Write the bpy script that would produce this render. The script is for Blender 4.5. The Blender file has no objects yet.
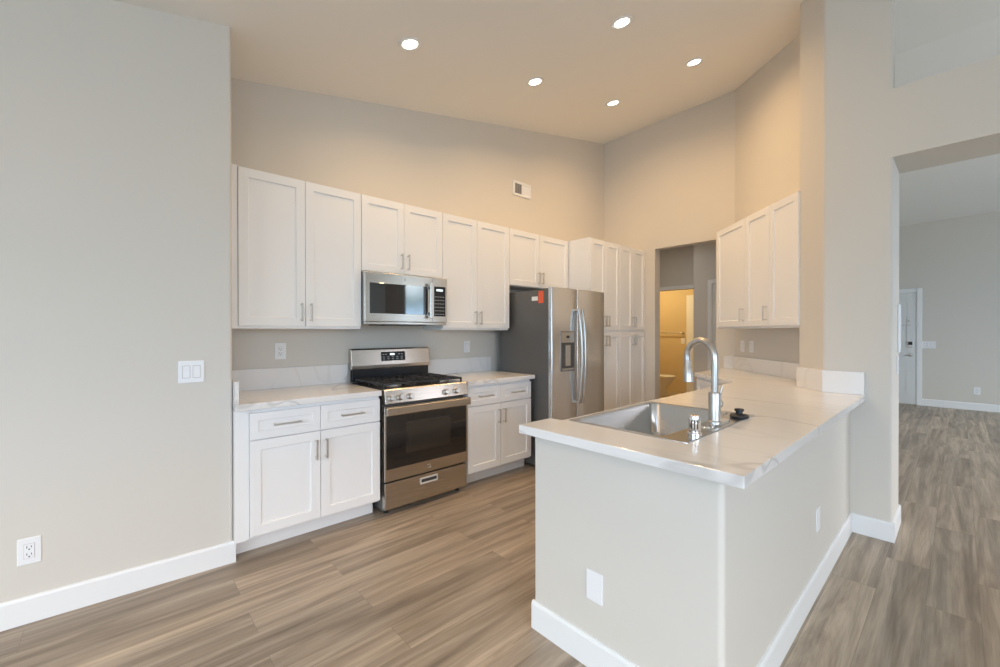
import bpy, bmesh, math, random
from mathutils import Vector, Matrix
C = bpy.context.scene.collection
random.seed(7)

# ------------------------------------------------------------------ camera
F_PX, YAW, PITCH, ROLL, EYE = 420.06, 47.605, -0.238, -0.044, 1.33
cam_d = bpy.data.cameras.new('camera'); cam = bpy.data.objects.new('camera', cam_d); C.objects.link(cam)
cam_d.sensor_fit = 'HORIZONTAL'; cam_d.sensor_width = 36.0; cam_d.lens = F_PX / 1000 * 36.0
cam_d.clip_start = 0.05; cam_d.clip_end = 200
cam.location = (0, 0, EYE)
cam.rotation_euler = (Matrix.Rotation(math.radians(YAW - 90), 3, 'Z') @ Matrix.Rotation(math.radians(90 + PITCH), 3, 'X')
                      @ Matrix.Rotation(math.radians(ROLL), 3, 'Z')).to_euler()
bpy.context.scene.camera = cam

# ------------------------------------------------------------------ world, light, exposure
sc = bpy.context.scene
sc.view_settings.view_transform = 'Standard'; sc.view_settings.look = 'None'
sc.view_settings.gamma = 1.0; sc.view_settings.use_curve_mapping = False
sc.view_settings.exposure = 0.20
sc.cycles.max_bounces = 10; sc.cycles.diffuse_bounces = 6; sc.cycles.glossy_bounces = 5
sc.cycles.sample_clamp_indirect = 6.0
SKY_STRENGTH = 9.4
world = bpy.data.worlds.new('sky'); sc.world = world; world.use_nodes = True
wn, wl = world.node_tree.nodes, world.node_tree.links
wn.clear()
w_out = wn.new('ShaderNodeOutputWorld'); w_bg = wn.new('ShaderNodeBackground'); w_bg.inputs['Strength'].default_value = SKY_STRENGTH
w_tc = wn.new('ShaderNodeTexCoord'); w_sep = wn.new('ShaderNodeSeparateXYZ')
w_no = wn.new('ShaderNodeTexNoise'); w_no.inputs['Scale'].default_value = 9; w_no.inputs['Detail'].default_value = 5
w_ma = wn.new('ShaderNodeMath'); w_ma.operation = 'MULTIPLY_ADD'; w_ma.inputs[1].default_value = 0.06
w_ra = wn.new('ShaderNodeValToRGB'); cr = w_ra.color_ramp
# elevation ramp (sin of elevation, 0..1 after the +0.5 shift): garden, pale fence line, blue hills, pinkish cloud, pale sky
stops = [(0.0, (.30, .30, .30)), (.50, (.30, .34, .40)), (.522, (.45, .62, .85)), (.538, (.22, .30, .34)), (.556, (.75, .82, .90)),
         (.575, (.42, .42, .62)), (.60, (.95, .86, .90)), (.66, (1.0, .95, .95)), (.8, (.86, .93, 1.05)), (1.0, (.66, .82, 1.08))]
cr.elements[0].position, cr.elements[0].color = stops[0][0], (*stops[0][1], 1)
cr.elements[1].position, cr.elements[1].color = stops[-1][0], (*stops[-1][1], 1)
for p_, c_ in stops[1:-1]:
    e_ = cr.elements.new(p_); e_.color = (*c_, 1)
for e_ in cr.elements: e_.color = (e_.color[0]*.955, e_.color[1], e_.color[2]*.985, 1)
w_sh = wn.new('ShaderNodeMath'); w_sh.operation = 'MULTIPLY_ADD'; w_sh.inputs[1].default_value = 0.5; w_sh.inputs[2].default_value = 0.47
wl.new(w_tc.outputs['Generated'], w_sep.inputs[0]); wl.new(w_tc.outputs['Generated'], w_no.inputs['Vector'])
wl.new(w_sep.outputs['Z'], w_sh.inputs[0])
wl.new(w_no.outputs['Fac'], w_ma.inputs[0]); wl.new(w_sh.outputs[0], w_ma.inputs[2])
wl.new(w_ma.outputs[0], w_ra.inputs[0]); w_tn = wn.new('ShaderNodeMix'); w_tn.data_type = 'RGBA'; w_tn.blend_type = 'MULTIPLY'; w_tn.inputs['B'].default_value = (.79, .975, 1.10, 1)
w_mr = wn.new('ShaderNodeMapRange'); w_mr.inputs['From Min'].default_value = .2; w_mr.inputs['From Max'].default_value = -.9
wl.new(w_sep.outputs['X'], w_mr.inputs['Value']); wl.new(w_mr.outputs[0], w_tn.inputs['Factor'])   # the sky is a little bluer to the west
wl.new(w_ra.outputs[0], w_tn.inputs['A']); wl.new(w_tn.outputs['Result'], w_bg.inputs[0]); wl.new(w_bg.outputs[0], w_out.inputs[0])

LAMP_W = 6.7                       # each kitchen downlight
BATH_W = 24.0
HALL_W = 5.0
LAMP_SPREAD = 154
def portal(name, loc, direction, sx, sy):
    d = bpy.data.lights.new(name, 'AREA'); d.shape = 'RECTANGLE'; d.size = sx; d.size_y = sy
    d.cycles.is_portal = True
    o = bpy.data.objects.new(name, d); C.objects.link(o); o.location = loc
    o.rotation_euler = Vector(direction).to_track_quat('-Z', 'Y').to_euler()
WEST_X, SOUTH_Y, EAST_X = -3.2, -4.0, 10.69
WIN_W = (-2.0, 1.85, 0.80, 2.15)      # west window y0,y1,z0,z1
WIN_S = (-2.9, 1.65, 0.85, 2.48)     # south window x0,x1,z0,z1
WIN_E = (4.8, 8.6, 0.70, 2.90)      # entry room south window
portal('portal_west', (WEST_X - .02, (WIN_W[0]+WIN_W[1])/2, (WIN_W[2]+WIN_W[3])/2), (1, 0, 0), WIN_W[1]-WIN_W[0], WIN_W[3]-WIN_W[2])
portal('portal_south', ((WIN_S[0]+WIN_S[1])/2, SOUTH_Y - .02, (WIN_S[2]+WIN_S[3])/2), (0, 1, 0), WIN_S[1]-WIN_S[0], WIN_S[3]-WIN_S[2])
portal('portal_entry', ((WIN_E[0]+WIN_E[1])/2, SOUTH_Y - .02, (WIN_E[2]+WIN_E[3])/2), (0, 1, 0), WIN_E[1]-WIN_E[0], WIN_E[3]-WIN_E[2])

# ------------------------------------------------------------------ materials
def mat(name, col, rough=.5, metal=0.0, spec=.5, bump=None, emit=None, coat=0.0):
    m = bpy.data.materials.new(name); m.use_nodes = True
    n, l = m.node_tree.nodes, m.node_tree.links; b = n['Principled BSDF']
    b.inputs['Base Color'].default_value = (*col, 1); b.inputs['Roughness'].default_value = rough
    b.inputs['Metallic'].default_value = metal; b.inputs['Specular IOR Level'].default_value = spec
    b.inputs['Coat Weight'].default_value = coat
    if emit:
        b.inputs['Emission Color'].default_value = (*emit[0], 1); b.inputs['Emission Strength'].default_value = emit[1]
    if bump:                                    # (scale, strength)
        t = n.new('ShaderNodeTexCoord'); no = n.new('ShaderNodeTexNoise'); no.inputs['Scale'].default_value = bump[0]
        no.inputs['Detail'].default_value = 3
        bu = n.new('ShaderNodeBump'); bu.inputs['Strength'].default_value = bump[1]; bu.inputs['Distance'].default_value = .002
        l.new(t.outputs['Object'], no.inputs['Vector']); l.new(no.outputs['Fac'], bu.inputs['Height']); l.new(bu.outputs[0], b.inputs['Normal'])
    return m
M = {}
M['wall'] = mat('wall_paint', (.675, .638, .582), .75, spec=.25, bump=(160, .12))
M['ceiling'] = mat('ceiling_paint', (.86, .845, .815), .9, spec=.15, bump=(160, .12))
M['trim'] = mat('trim_paint', (.84, .845, .85), .4, bump=(90, .03))
M['cab'] = mat('cabinet_lacquer', (.87, .865, .86), .38, bump=(120, .02))
M['cab_in'] = mat('cabinet_shadow_gap', (.35, .34, .33), .7)
M['nickel'] = mat('brushed_nickel', (.60, .58, .55), .30, 1.0)
M['chrome'] = mat('polished_chrome', (.82, .82, .83), .09, 1.0)
M['black'] = mat('black_enamel', (.018, .018, .02), .22)
M['iron'] = mat('cast_iron', (.03, .03, .032), .55, bump=(300, .15))
M['dark_side'] = mat('charcoal_case', (.135, .133, .128), .42, .3, bump=(500, .1))
M['glass_black'] = mat('oven_glass', (.012, .012, .013), .05, spec=.65, coat=.4)
M['panel_black'] = mat('control_glass', (.012, .012, .013), .30, spec=.35)
M['mw_glass'] = mat('microwave_glass', (.012, .012, .014), .04, spec=1.0, coat=.6)
M['oven_in'] = mat('oven_window', (.03, .026, .022), .08, spec=.6, coat=.3)
M['plastic'] = mat('white_plastic', (.86, .86, .87), .35)
M['slot'] = mat('dark_slot', (.05, .05, .05), .6)
M['rubber'] = mat('black_rubber', (.02, .02, .022), .45)
M['lens'] = mat('lamp_lens', (1, 1, 1), .4, emit=((1.0, .93, .82), 14))
M['display'] = mat('lit_display', (.1, .1, .1), .3, emit=((.85, .95, 1.0), 1.4))
M['legend'] = mat('pale_legend', (.55, .57, .58), .5)
M['sticker_white'] = mat('white_sticker', (.85, .85, .82), .5)
M['sticker_red'] = mat('orange_red_sticker', (.85, .13, .05), .5)
M['bath'] = mat('bathroom_paint', (.66, .52, .30), .7, bump=(160, .1))
M['porcelain'] = mat('porcelain', (.82, .80, .76), .15)
M['vent_in'] = mat('duct_dark', (.16, .14, .14), .7)
M['doorpaint'] = mat('door_paint', (.72, .73, .72), .4)
M['hallwall'] = M['wall']

def steel(name, col, rough, axis, bump=.08, var=.07):
    m = mat(name, col, rough, 1.0); n, l = m.node_tree.nodes, m.node_tree.links; b = n['Principled BSDF']
    t = n.new('ShaderNodeTexCoord'); mp = n.new('ShaderNodeMapping')
    s = [400, 400, 400]; s[axis] = 4
    mp.inputs['Scale'].default_value = s
    no = n.new('ShaderNodeTexNoise'); no.inputs['Scale'].default_value = 1.0; no.inputs['Detail'].default_value = 2
    mr = n.new('ShaderNodeMapRange'); mr.inputs['To Min'].default_value = rough - var; mr.inputs['To Max'].default_value = rough + var
    bu = n.new('ShaderNodeBump'); bu.inputs['Strength'].default_value = bump; bu.inputs['Distance'].default_value = .001
    l.new(t.outputs['Object'], mp.inputs[0]); l.new(mp.outputs[0], no.inputs['Vector'])
    l.new(no.outputs['Fac'], mr.inputs['Value']); l.new(mr.outputs[0], b.inputs['Roughness'])
    l.new(no.outputs['Fac'], bu.inputs['Height']); l.new(bu.outputs[0], b.inputs['Normal'])
    return m
M['steel'] = steel('brushed_steel', (.55, .515, .47), .26, 0, .04, .04)
M['steel_v'] = steel('brushed_steel_doors', (.67, .675, .68), .24, 0, .0, .015)
M['frame_grey'] = mat('dispenser_surround', (.33, .315, .295), .38, .7)
M['grip'] = mat('satin_grip', (.86, .84, .80), .35, .35)
M['sink'] = steel('sink_steel', (.60, .60, .60), .24, 0)

def quartz():
    m = mat('white_quartz', (.84, .82, .80), .16); n, l = m.node_tree.nodes, m.node_tree.links; b = n['Principled BSDF']
    t = n.new('ShaderNodeTexCoord')
    def vein(scale, dist, width, seed, strength):
        mp = n.new('ShaderNodeMapping'); mp.inputs['Location'].default_value = (seed, seed*.7, seed*.3); mp.inputs['Rotation'].default_value = (.3, .2, .6 + seed)
        mp.inputs['Scale'].default_value = (1, .45, 1)
        no = n.new('ShaderNodeTexNoise'); no.inputs['Scale'].default_value = scale; no.inputs['Detail'].default_value = 3.5
        no.inputs['Roughness'].default_value = .45; no.inputs['Distortion'].default_value = dist
        su = n.new('ShaderNodeMath'); su.operation = 'SUBTRACT'; su.inputs[1].default_value = .5
        ab = n.new('ShaderNodeMath'); ab.operation = 'ABSOLUTE'
        mr = n.new('ShaderNodeMapRange'); mr.inputs['From Min'].default_value = 0; mr.inputs['From Max'].default_value = width
        mr.inputs['To Min'].default_value = strength; mr.inputs['To Max'].default_value = 0; mr.interpolation_type = 'SMOOTHSTEP'
        l.new(t.outputs['Object'], mp.inputs[0]); l.new(mp.outputs[0], no.inputs['Vector']); l.new(no.outputs['Fac'], su.inputs[0])
        l.new(su.outputs[0], ab.inputs[0]); l.new(ab.outputs[0], mr.inputs['Value']); return mr
    a = vein(1.05, .5, .009, 2.1, .42); c = vein(1.9, .8, .028, 5.3, .10)
    ad = n.new('ShaderNodeMath'); ad.operation = 'MAXIMUM'; l.new(a.outputs[0], ad.inputs[0]); l.new(c.outputs[0], ad.inputs[1])
    mx = n.new('ShaderNodeMix'); mx.data_type = 'RGBA'; mx.inputs['A'].default_value = (.84, .82, .80, 1); mx.inputs['B'].default_value = (.40, .37, .35, 1)
    l.new(ad.outputs[0], mx.inputs['Factor']); l.new(mx.outputs['Result'], b.inputs['Base Color'])
    return m
M['quartz'] = quartz()

def planks():
    m = mat('vinyl_plank', (.3, .2, .15), .38, spec=.45); n, l = m.node_tree.nodes, m.node_tree.links; b = n['Principled BSDF']
    t = n.new('ShaderNodeTexCoord')
    br = n.new('ShaderNodeTexBrick'); br.offset = .37; br.offset_frequency = 2; br.squash = 1
    br.inputs['Scale'].default_value = 1; br.inputs['Brick Width'].default_value = 1.22; br.inputs['Row Height'].default_value = .18
    br.inputs['Mortar Size'].default_value = .0008; br.inputs['Mortar Smooth'].default_value = .2
    br.inputs['Color1'].default_value = (0, 0, 0, 1); br.inputs['Color2'].default_value = (1, 1, 1, 1); br.inputs['Mortar'].default_value = (.5, .5, .5, 1)
    mp = n.new('ShaderNodeMapping'); mp.inputs['Location'].default_value = (.31, .07, 0)
    l.new(t.outputs['Object'], mp.inputs[0]); l.new(mp.outputs[0], br.inputs['Vector'])
    # per-plank offset of the grain
    off = n.new('ShaderNodeVectorMath'); off.operation = 'MULTIPLY_ADD'; off.inputs[1].default_value = (13, 31, 7)
    l.new(br.outputs['Color'], off.inputs[0]); l.new(t.outputs['Object'], off.inputs[2])
    def grain(sx, sy, detail, dist):
        g = n.new('ShaderNodeMapping'); g.inputs['Scale'].default_value = (sx, sy, 1)
        no = n.new('ShaderNodeTexNoise'); no.inputs['Scale'].default_value = 1; no.inputs['Detail'].default_value = detail
        no.inputs['Roughness'].default_value = .6; no.inputs['Distortion'].default_value = dist
        l.new(off.outputs[0], g.inputs[0]); l.new(g.outputs[0], no.inputs['Vector']); return no
    g1 = grain(.7, 9, 6, 1.8); g2 = grain(4, 110, 4, .3); g3 = grain(.5, 4.5, 2, 1.2)
    r1 = n.new('ShaderNodeValToRGB'); e = r1.color_ramp.elements
    e[0].position, e[0].color = .34, (.33, .262, .198, 1); e[1].position, e[1].color = .66, (.60, .50, .395, 1)
    e2 = r1.color_ramp.elements.new(.5); e2.color = (.48, .39, .30, 1)
    l.new(g1.outputs['Fac'], r1.inputs[0])
    mx = n.new('ShaderNodeMix'); mx.data_type = 'RGBA'; mx.blend_type = 'MULTIPLY'; mx.inputs['Factor'].default_value = .35
    r2 = n.new('ShaderNodeValToRGB'); r2.color_ramp.elements[0].position = .35; r2.color_ramp.elements[0].color = (.5, .5, .5, 1); r2.color_ramp.elements[1].position = .6
    l.new(g2.outputs['Fac'], r2.inputs[0]); l.new(r1.outputs[0], mx.inputs['A']); l.new(r2.outputs[0], mx.inputs['B'])
    mx2 = n.new('ShaderNodeMix'); mx2.data_type = 'RGBA'; mx2.blend_type = 'MULTIPLY'; mx2.inputs['Factor'].default_value = 1
    r3 = n.new('ShaderNodeValToRGB'); r3.color_ramp.elements[0].color = (.76, .755, .75, 1); r3.color_ramp.elements[1].color = (1.10, 1.08, 1.06, 1)
    l.new(br.outputs['Color'], r3.inputs[0]); l.new(mx.outputs['Result'], mx2.inputs['A']); l.new(r3.outputs[0], mx2.inputs['B'])
    mx3 = n.new('ShaderNodeMix'); mx3.data_type = 'RGBA'; mx3.blend_type = 'MULTIPLY'; mx3.inputs['Factor'].default_value = .5
    r4 = n.new('ShaderNodeValToRGB'); r4.color_ramp.elements[0].position = .3; r4.color_ramp.elements[0].color = (.60, .60, .62, 1); r4.color_ramp.elements[1].position = .65
    l.new(g3.outputs['Fac'], r4.inputs[0]); l.new(mx2.outputs['Result'], mx3.inputs['A']); l.new(r4.outputs[0], mx3.inputs['B'])
    wm = n.new('ShaderNodeMapping'); wm.inputs['Scale'].default_value = (.42, 3.2, 1)
    wv = n.new('ShaderNodeTexWave'); wv.wave_type = 'BANDS'; wv.bands_direction = 'Y'; wv.inputs['Scale'].default_value = 1.0
    wv.inputs['Distortion'].default_value = 7; wv.inputs['Detail'].default_value = 3; wv.inputs['Detail Scale'].default_value = .7; wv.inputs['Detail Roughness'].default_value = .55
    l.new(off.outputs[0], wm.inputs[0]); l.new(wm.outputs[0], wv.inputs['Vector'])
    r5 = n.new('ShaderNodeValToRGB'); r5.color_ramp.elements[0].position = .15; r5.color_ramp.elements[0].color = (.74, .73, .73, 1); r5.color_ramp.elements[1].position = .6; r5.color_ramp.elements[1].color = (1.04, 1.03, 1.02, 1)
    l.new(wv.outputs['Fac'], r5.inputs[0])
    mx5 = n.new('ShaderNodeMix'); mx5.data_type = 'RGBA'; mx5.blend_type = 'MULTIPLY'; mx5.inputs['Factor'].default_value = .55
    l.new(mx3.outputs['Result'], mx5.inputs['A']); l.new(r5.outputs[0], mx5.inputs['B']); mx3 = mx5
    mx4 = n.new('ShaderNodeMix'); mx4.data_type = 'RGBA'; mx4.inputs['B'].default_value = (.20, .155, .12, 1)
    l.new(br.outputs['Fac'], mx4.inputs['Factor']); l.new(mx3.outputs['Result'], mx4.inputs['A']); l.new(mx4.outputs['Result'], b.inputs['Base Color'])
    bu = n.new('ShaderNodeBump'); bu.inputs['Strength'].default_value = .12; bu.inputs['Distance'].default_value = .002
    l.new(g2.outputs['Fac'], bu.inputs['Height']); l.new(bu.outputs[0], b.inputs['Normal'])
    return m
M['floor'] = planks()

# ------------------------------------------------------------------ mesh helpers
def bx(bm, x0, x1, y0, y1, z0, z1):
    v = [bm.verts.new(p) for p in ((x0,y0,z0),(x1,y0,z0),(x1,y1,z0),(x0,y1,z0),(x0,y0,z1),(x1,y0,z1),(x1,y1,z1),(x0,y1,z1))]
    for f in ((3,2,1,0),(4,5,6,7),(0,1,5,4),(1,2,6,5),(2,3,7,6),(3,0,4,7)): bm.faces.new([v[i] for i in f])
def prism(bm, pts, z0, z1):
    """vertical prism over a counter-clockwise footprint; z1 may be a function of x,y"""
    if sum(a[0]*b[1]-b[0]*a[1] for a, b in zip(pts, pts[1:]+pts[:1])) < 0: pts = pts[::-1]
    zf = z1 if callable(z1) else (lambda x, y: z1)
    lo = [bm.verts.new((x, y, z0)) for x, y in pts]; hi = [bm.verts.new((x, y, zf(x, y))) for x, y in pts]
    n = len(pts)
    for i in range(n): bm.faces.new((lo[i], lo[(i+1) % n], hi[(i+1) % n], hi[i]))
    bm.faces.new(lo[::-1]); bm.faces.new(hi)
def extr(bm, pts, axis, a0, a1):
    """extrude a profile (u,v) along axis x: (a,u,v) or y: (u,a,v)"""
    f = (lambda u, v, a: (a, u, v)) if axis == 'x' else (lambda u, v, a: (u, a, v))
    A = [bm.verts.new(f(u, v, a0)) for u, v in pts]; B = [bm.verts.new(f(u, v, a1)) for u, v in pts]
    n = len(pts)
    for i in range(n): bm.faces.new((A[i], A[(i+1) % n], B[(i+1) % n], B[i]))
    bm.faces.new(A[::-1]); bm.faces.new(B)
def tube(bm, path, r, seg=12, cap=True):
    """round tube along points; r number or list"""
    P = [Vector(p) for p in path]; n = len(P); R = r if isinstance(r, (list, tuple)) else [r]*n
    rings = []; up = None
    for i in range(n):
        t = (P[min(i+1, n-1)] - P[max(i-1, 0)]).normalized()
        if up is None:
            up = Vector((0, 0, 1)) if abs(t.z) < .9 else Vector((1, 0, 0))
        side = t.cross(up).normalized(); up = side.cross(t).normalized()
        rings.append([bm.verts.new(P[i] + R[i]*(math.cos(a)*side + math.sin(a)*up)) for a in [2*math.pi*k/seg for k in range(seg)]])
    for a, b in zip(rings, rings[1:]):
        for k in range(seg): bm.faces.new((a[k], a[(k+1) % seg], b[(k+1) % seg], b[k]))
    if cap: bm.faces.new(rings[0][::-1]); bm.faces.new(rings[-1])
def lathe(bm, prof, c=(0, 0, 0), seg=28, axis='z'):
    """prof: list of (r, h); revolve about axis through c"""
    rings = []
    for r, h in prof:
        ring = []
        for k in range(seg):
            a = 2*math.pi*k/seg; u, v = r*math.cos(a), r*math.sin(a)
            p = (u, v, h) if axis == 'z' else ((u, -h, v) if axis == '-y' else (h, u, v))
            ring.append(bm.verts.new((c[0]+p[0], c[1]+p[1], c[2]+p[2])))
        rings.append(ring)
    for a, b in zip(rings, rings[1:]):
        for k in range(seg): bm.faces.new((a[k], a[(k+1) % seg], b[(k+1) % seg], b[k]))
    if prof[0][0] > 1e-6: bm.faces.new(rings[0][::-1])
    if prof[-1][0] > 1e-6: bm.faces.new(rings[-1])
def obj(name, bm, m, parent=None, bevel=0, smooth=False, seg=2):
    bmesh.ops.remove_doubles(bm, verts=bm.verts, dist=1e-6)
    bmesh.ops.recalc_face_normals(bm, faces=bm.faces)
    me = bpy.data.meshes.new(name); bm.to_mesh(me); bm.free(); me.materials.append(m)
    o = bpy.data.objects.new(name, me); C.objects.link(o)
    if parent: o.parent = parent
    if smooth:
        for p in me.polygons: p.use_smooth = True
        me.set_sharp_from_angle(angle=math.radians(40))
    if bevel:
        b = o.modifiers.new('bevel', 'BEVEL'); b.width = bevel; b.segments = seg; b.limit_method = 'ANGLE'; b.angle_limit = math.radians(40)
        b.harden_normals = False
    return o
def box(name, m, parent, *d, bevel=0):
    bm = bmesh.new(); bx(bm, *d); return obj(name, bm, m, parent, bevel)
def thing(name, label, cat, loc=(0, 0, 0), rz=0, group=None):
    o = bpy.data.objects.new(name, None); C.objects.link(o); o.empty_display_size = .1
    o.location = loc; o.rotation_euler = (0, 0, rz); return tag(o, label, cat, group)
def tag(o, label, cat, group=None):
    o['label'] = label; o['category'] = cat
    if group: o['group'] = group
    return o
def struct(o, label=None):
    o['kind'] = 'structure'
    if label: o['label'] = label
    return o

# ------------------------------------------------------------------ the shell
RIDGE, SL, SY, Z0 = 6.1, .1995, .02, 2.977
BACK_Y, WALL_X, PART_X = 3.42, 5.127, 3.615      # kitchen back wall, doorway wall, partition face
def ceil_z(x, y):
    top = Z0 + SL*min(x, RIDGE) + SY*(3.42 - y)
    return top - max(0, x - RIDGE)*.212
def over(x, y): return ceil_z(x, y) + .03

bm = bmesh.new(); bx(bm, WEST_X - .15, EAST_X + .15, SOUTH_Y - .15, 6.0, -.05, 0)
struct(obj('floor', bm, M['floor']), 'grey brown wood-look plank floor running through kitchen and entry room')
bm = bmesh.new()
for x0, x1 in ((WEST_X - .12, RIDGE), (RIDGE, EAST_X + .12)):
    v = [bm.verts.new((x, y, ceil_z(x, y) + dz)) for dz in (0, .12) for x, y in ((x0, SOUTH_Y - .12), (x1, SOUTH_Y - .12), (x1, 6.0), (x0, 6.0))]
    for f in ((0, 1, 2, 3), (7, 6, 5, 4), (0, 4, 5, 1), (1, 5, 6, 2), (2, 6, 7, 3), (3, 7, 4, 0)): bm.faces.new([v[i] for i in f])
struct(obj('ceiling', bm, M['ceiling']), 'vaulted off-white ceiling with recessed lights')

# left wall: slightly out of parallel with the back wall, rounded corner at the cabinet alcove
LW0, LWX = 2.835, .495
def lw_y(x): return LW0 + (LWX - x)*.054
def arc(cx, cy, r, a0, a1, n=6): return [(cx + r*math.cos(math.radians(a0 + (a1-a0)*i/n)), cy + r*math.sin(math.radians(a0 + (a1-a0)*i/n))) for i in range(n+1)]
bm = bmesh.new()
prism(bm, [(WEST_X - .1, lw_y(WEST_X))] + arc(LWX - .016, LW0 + .016, .016, -90, 0) + [(LWX, 3.5), (.36, 3.5), (.36, 2.98), (WEST_X - .1, lw_y(WEST_X) + .12)], 0, over)
struct(obj('wall_left', bm, M['wall']), 'plain greige wall at left with switch plate and outlet')
bm = bmesh.new(); prism(bm, [(.36, BACK_Y), (WALL_X + .13, BACK_Y), (WALL_X + .13, BACK_Y + .12), (.36, BACK_Y + .12)], 0, over)
struct(obj('wall_back', bm, M['wall']), 'kitchen wall behind the range and white cabinets')
# doorway wall (a cased-free opening to the hallway)
DR0, DR1, DRZ, DRT = 1.907, 2.653, 2.395, .13
bm = bmesh.new()
prism(bm, [(WALL_X, DR1), (WALL_X + DRT, DR1), (WALL_X + DRT, BACK_Y + .01), (WALL_X, BACK_Y + .01)], 0, over)
prism(bm, [(WALL_X, 1.60), (WALL_X + DRT, 1.60), (WALL_X + DRT, DR0), (WALL_X, DR0)], 0, over)
prism(bm, [(WALL_X, DR0), (WALL_X + DRT, DR0), (WALL_X + DRT, DR1), (WALL_X, DR1)], DRZ, over)
struct(obj('wall_doorway', bm, M['wall']), 'beige wall with open doorway to the hallway')
# angled wall behind the corner cabinets
W2 = WALL_X - 1.704                                     # x - y on its face
bm = bmesh.new()
prism(bm, [(WALL_X, 1.704), (3.98, 3.98 - W2), (3.98 + .09, 3.98 - W2 - .09), (WALL_X + .13, 1.704 - .05)], 0, over)
struct(obj('wall_angled', bm, M['wall']), 'angled wall behind the corner wall cabinets')
# thick partition: column with a splayed end, header and clerestory over the wide opening
JAMB, PT, HZ0, HZ1, OP1 = .288, .42, 2.43, 2.86, -1.0
COL = [(PART_X, .631), (3.80, .816), (3.80 + .222, .816 - .222)]
UT = .10                                                # the wall is thinner above the header
face = [(PART_X + .014, JAMB), (PART_X + .004, JAMB + .004), (PART_X, JAMB + .014), (PART_X, .628), (PART_X + .004, .640), (3.796, .814), (3.803, .817), (3.81, .812), COL[2]]
bm = bmesh.new()
prism(bm, face + [(PART_X + PT, .58), (PART_X + PT, JAMB)], 0, HZ1)
prism(bm, face + [(3.99, .55), (PART_X + UT, .50), (PART_X + UT, JAMB)], HZ1, over)
prism(bm, [(PART_X, OP1), (PART_X + PT, OP1), (PART_X + PT, JAMB + .0145), (PART_X, JAMB + .0145)], HZ0, HZ1)
prism(bm, [(PART_X, SOUTH_Y - .05), (PART_X + PT, SOUTH_Y - .05), (PART_X + PT, OP1), (PART_X, OP1)], 0, over)
struct(obj('wall_partition', bm, M['wall']), 'thick wall with wide opening and high cut-out between kitchen and entry room')
# outer walls with window openings
def wall_open(bm, axis, face, t, a0, a1, win):
    """slab with one rectangular hole; axis 'x' = runs along x at y=face"""
    w0, w1, z0, z1 = win
    def seg(p, q, lo, hi):
        pts = [(p, face), (q, face), (q, face - t), (p, face - t)] if axis == 'x' else [(face, p), (face, q), (face - t, q), (face - t, p)]
        prism(bm, pts, lo, hi)
    seg(a0, w0, 0, over); seg(w1, a1, 0, over); seg(w0, w1, 0, z0); seg(w0, w1, z1, over)
bm = bmesh.new(); wall_open(bm, 'y', WEST_X, .12, SOUTH_Y - .1, 3.3, WIN_W); struct(obj('wall_west', bm, M['wall']))
bm = bmesh.new(); wall_open(bm, 'x', SOUTH_Y, .12, WEST_X - .1, PART_X + .1, WIN_S); struct(obj('wall_south', bm, M['wall']))
def south_entry(bm):
    x0, x1, z0, z1 = WIN_E
    def seg(p, q, lo, hi): prism(bm, [(p, SOUTH_Y), (q, SOUTH_Y), (q, SOUTH_Y - .12), (p, SOUTH_Y - .12)], lo, hi)
    seg(PART_X + .1, x0, 0, over); seg(x0, x1, 0, z0); seg(x0, RIDGE, z1, over); seg(RIDGE, x1, z1, over); seg(x1, EAST_X + .1, 0, over)
bm = bmesh.new(); south_entry(bm); struct(obj('wall_entry_south', bm, M['wall']))
bm = bmesh.new(); prism(bm, [(EAST_X, SOUTH_Y - .1), (EAST_X + .12, SOUTH_Y - .1), (EAST_X + .12, 2.1), (EAST_X, 2.1)], 0, over)
struct(obj('wall_entry', bm, M['wall']), 'far greige wall of the entry room beside the front door')
bm = bmesh.new()
prism(bm, [(WALL_X + .1, 1.78), (RIDGE, 1.78), (RIDGE, 1.90), (WALL_X + .1, 1.90)], 0, over)
prism(bm, [(RIDGE, 1.78), (EAST_X + .1, 1.78), (EAST_X + .1, 1.90), (RIDGE, 1.90)], 0, over)
struct(obj('wall_entry_north', bm, M['wall']))
def window(n, axis, face, win, bars):
    w0, w1, z0, z1 = win; bm = bmesh.new(); f = .05
    def b(a0, a1, c0, c1):
        if axis == 'x': bx(bm, a0, a1, face - .09, face - .04, c0, c1)
        else: bx(bm, face - .09, face - .04, a0, a1, c0, c1)
    b(w0, w0 + f, z0, z1); b(w1 - f, w1, z0, z1); b(w0 + f, w1 - f, z0, z0 + f); b(w0 + f, w1 - f, z1 - f, z1)
    for k in range(1, bars): a = w0 + (w1 - w0)*k/bars; b(a - .025, a + .025, z0 + f, z1 - f)
    struct(obj('window_%d' % n, bm, M['trim']))
window(1, 'y', WEST_X, WIN_W, 3); window(2, 'x', SOUTH_Y, WIN_S, 3); window(3, 'x', SOUTH_Y, WIN_E, 4)

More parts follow.
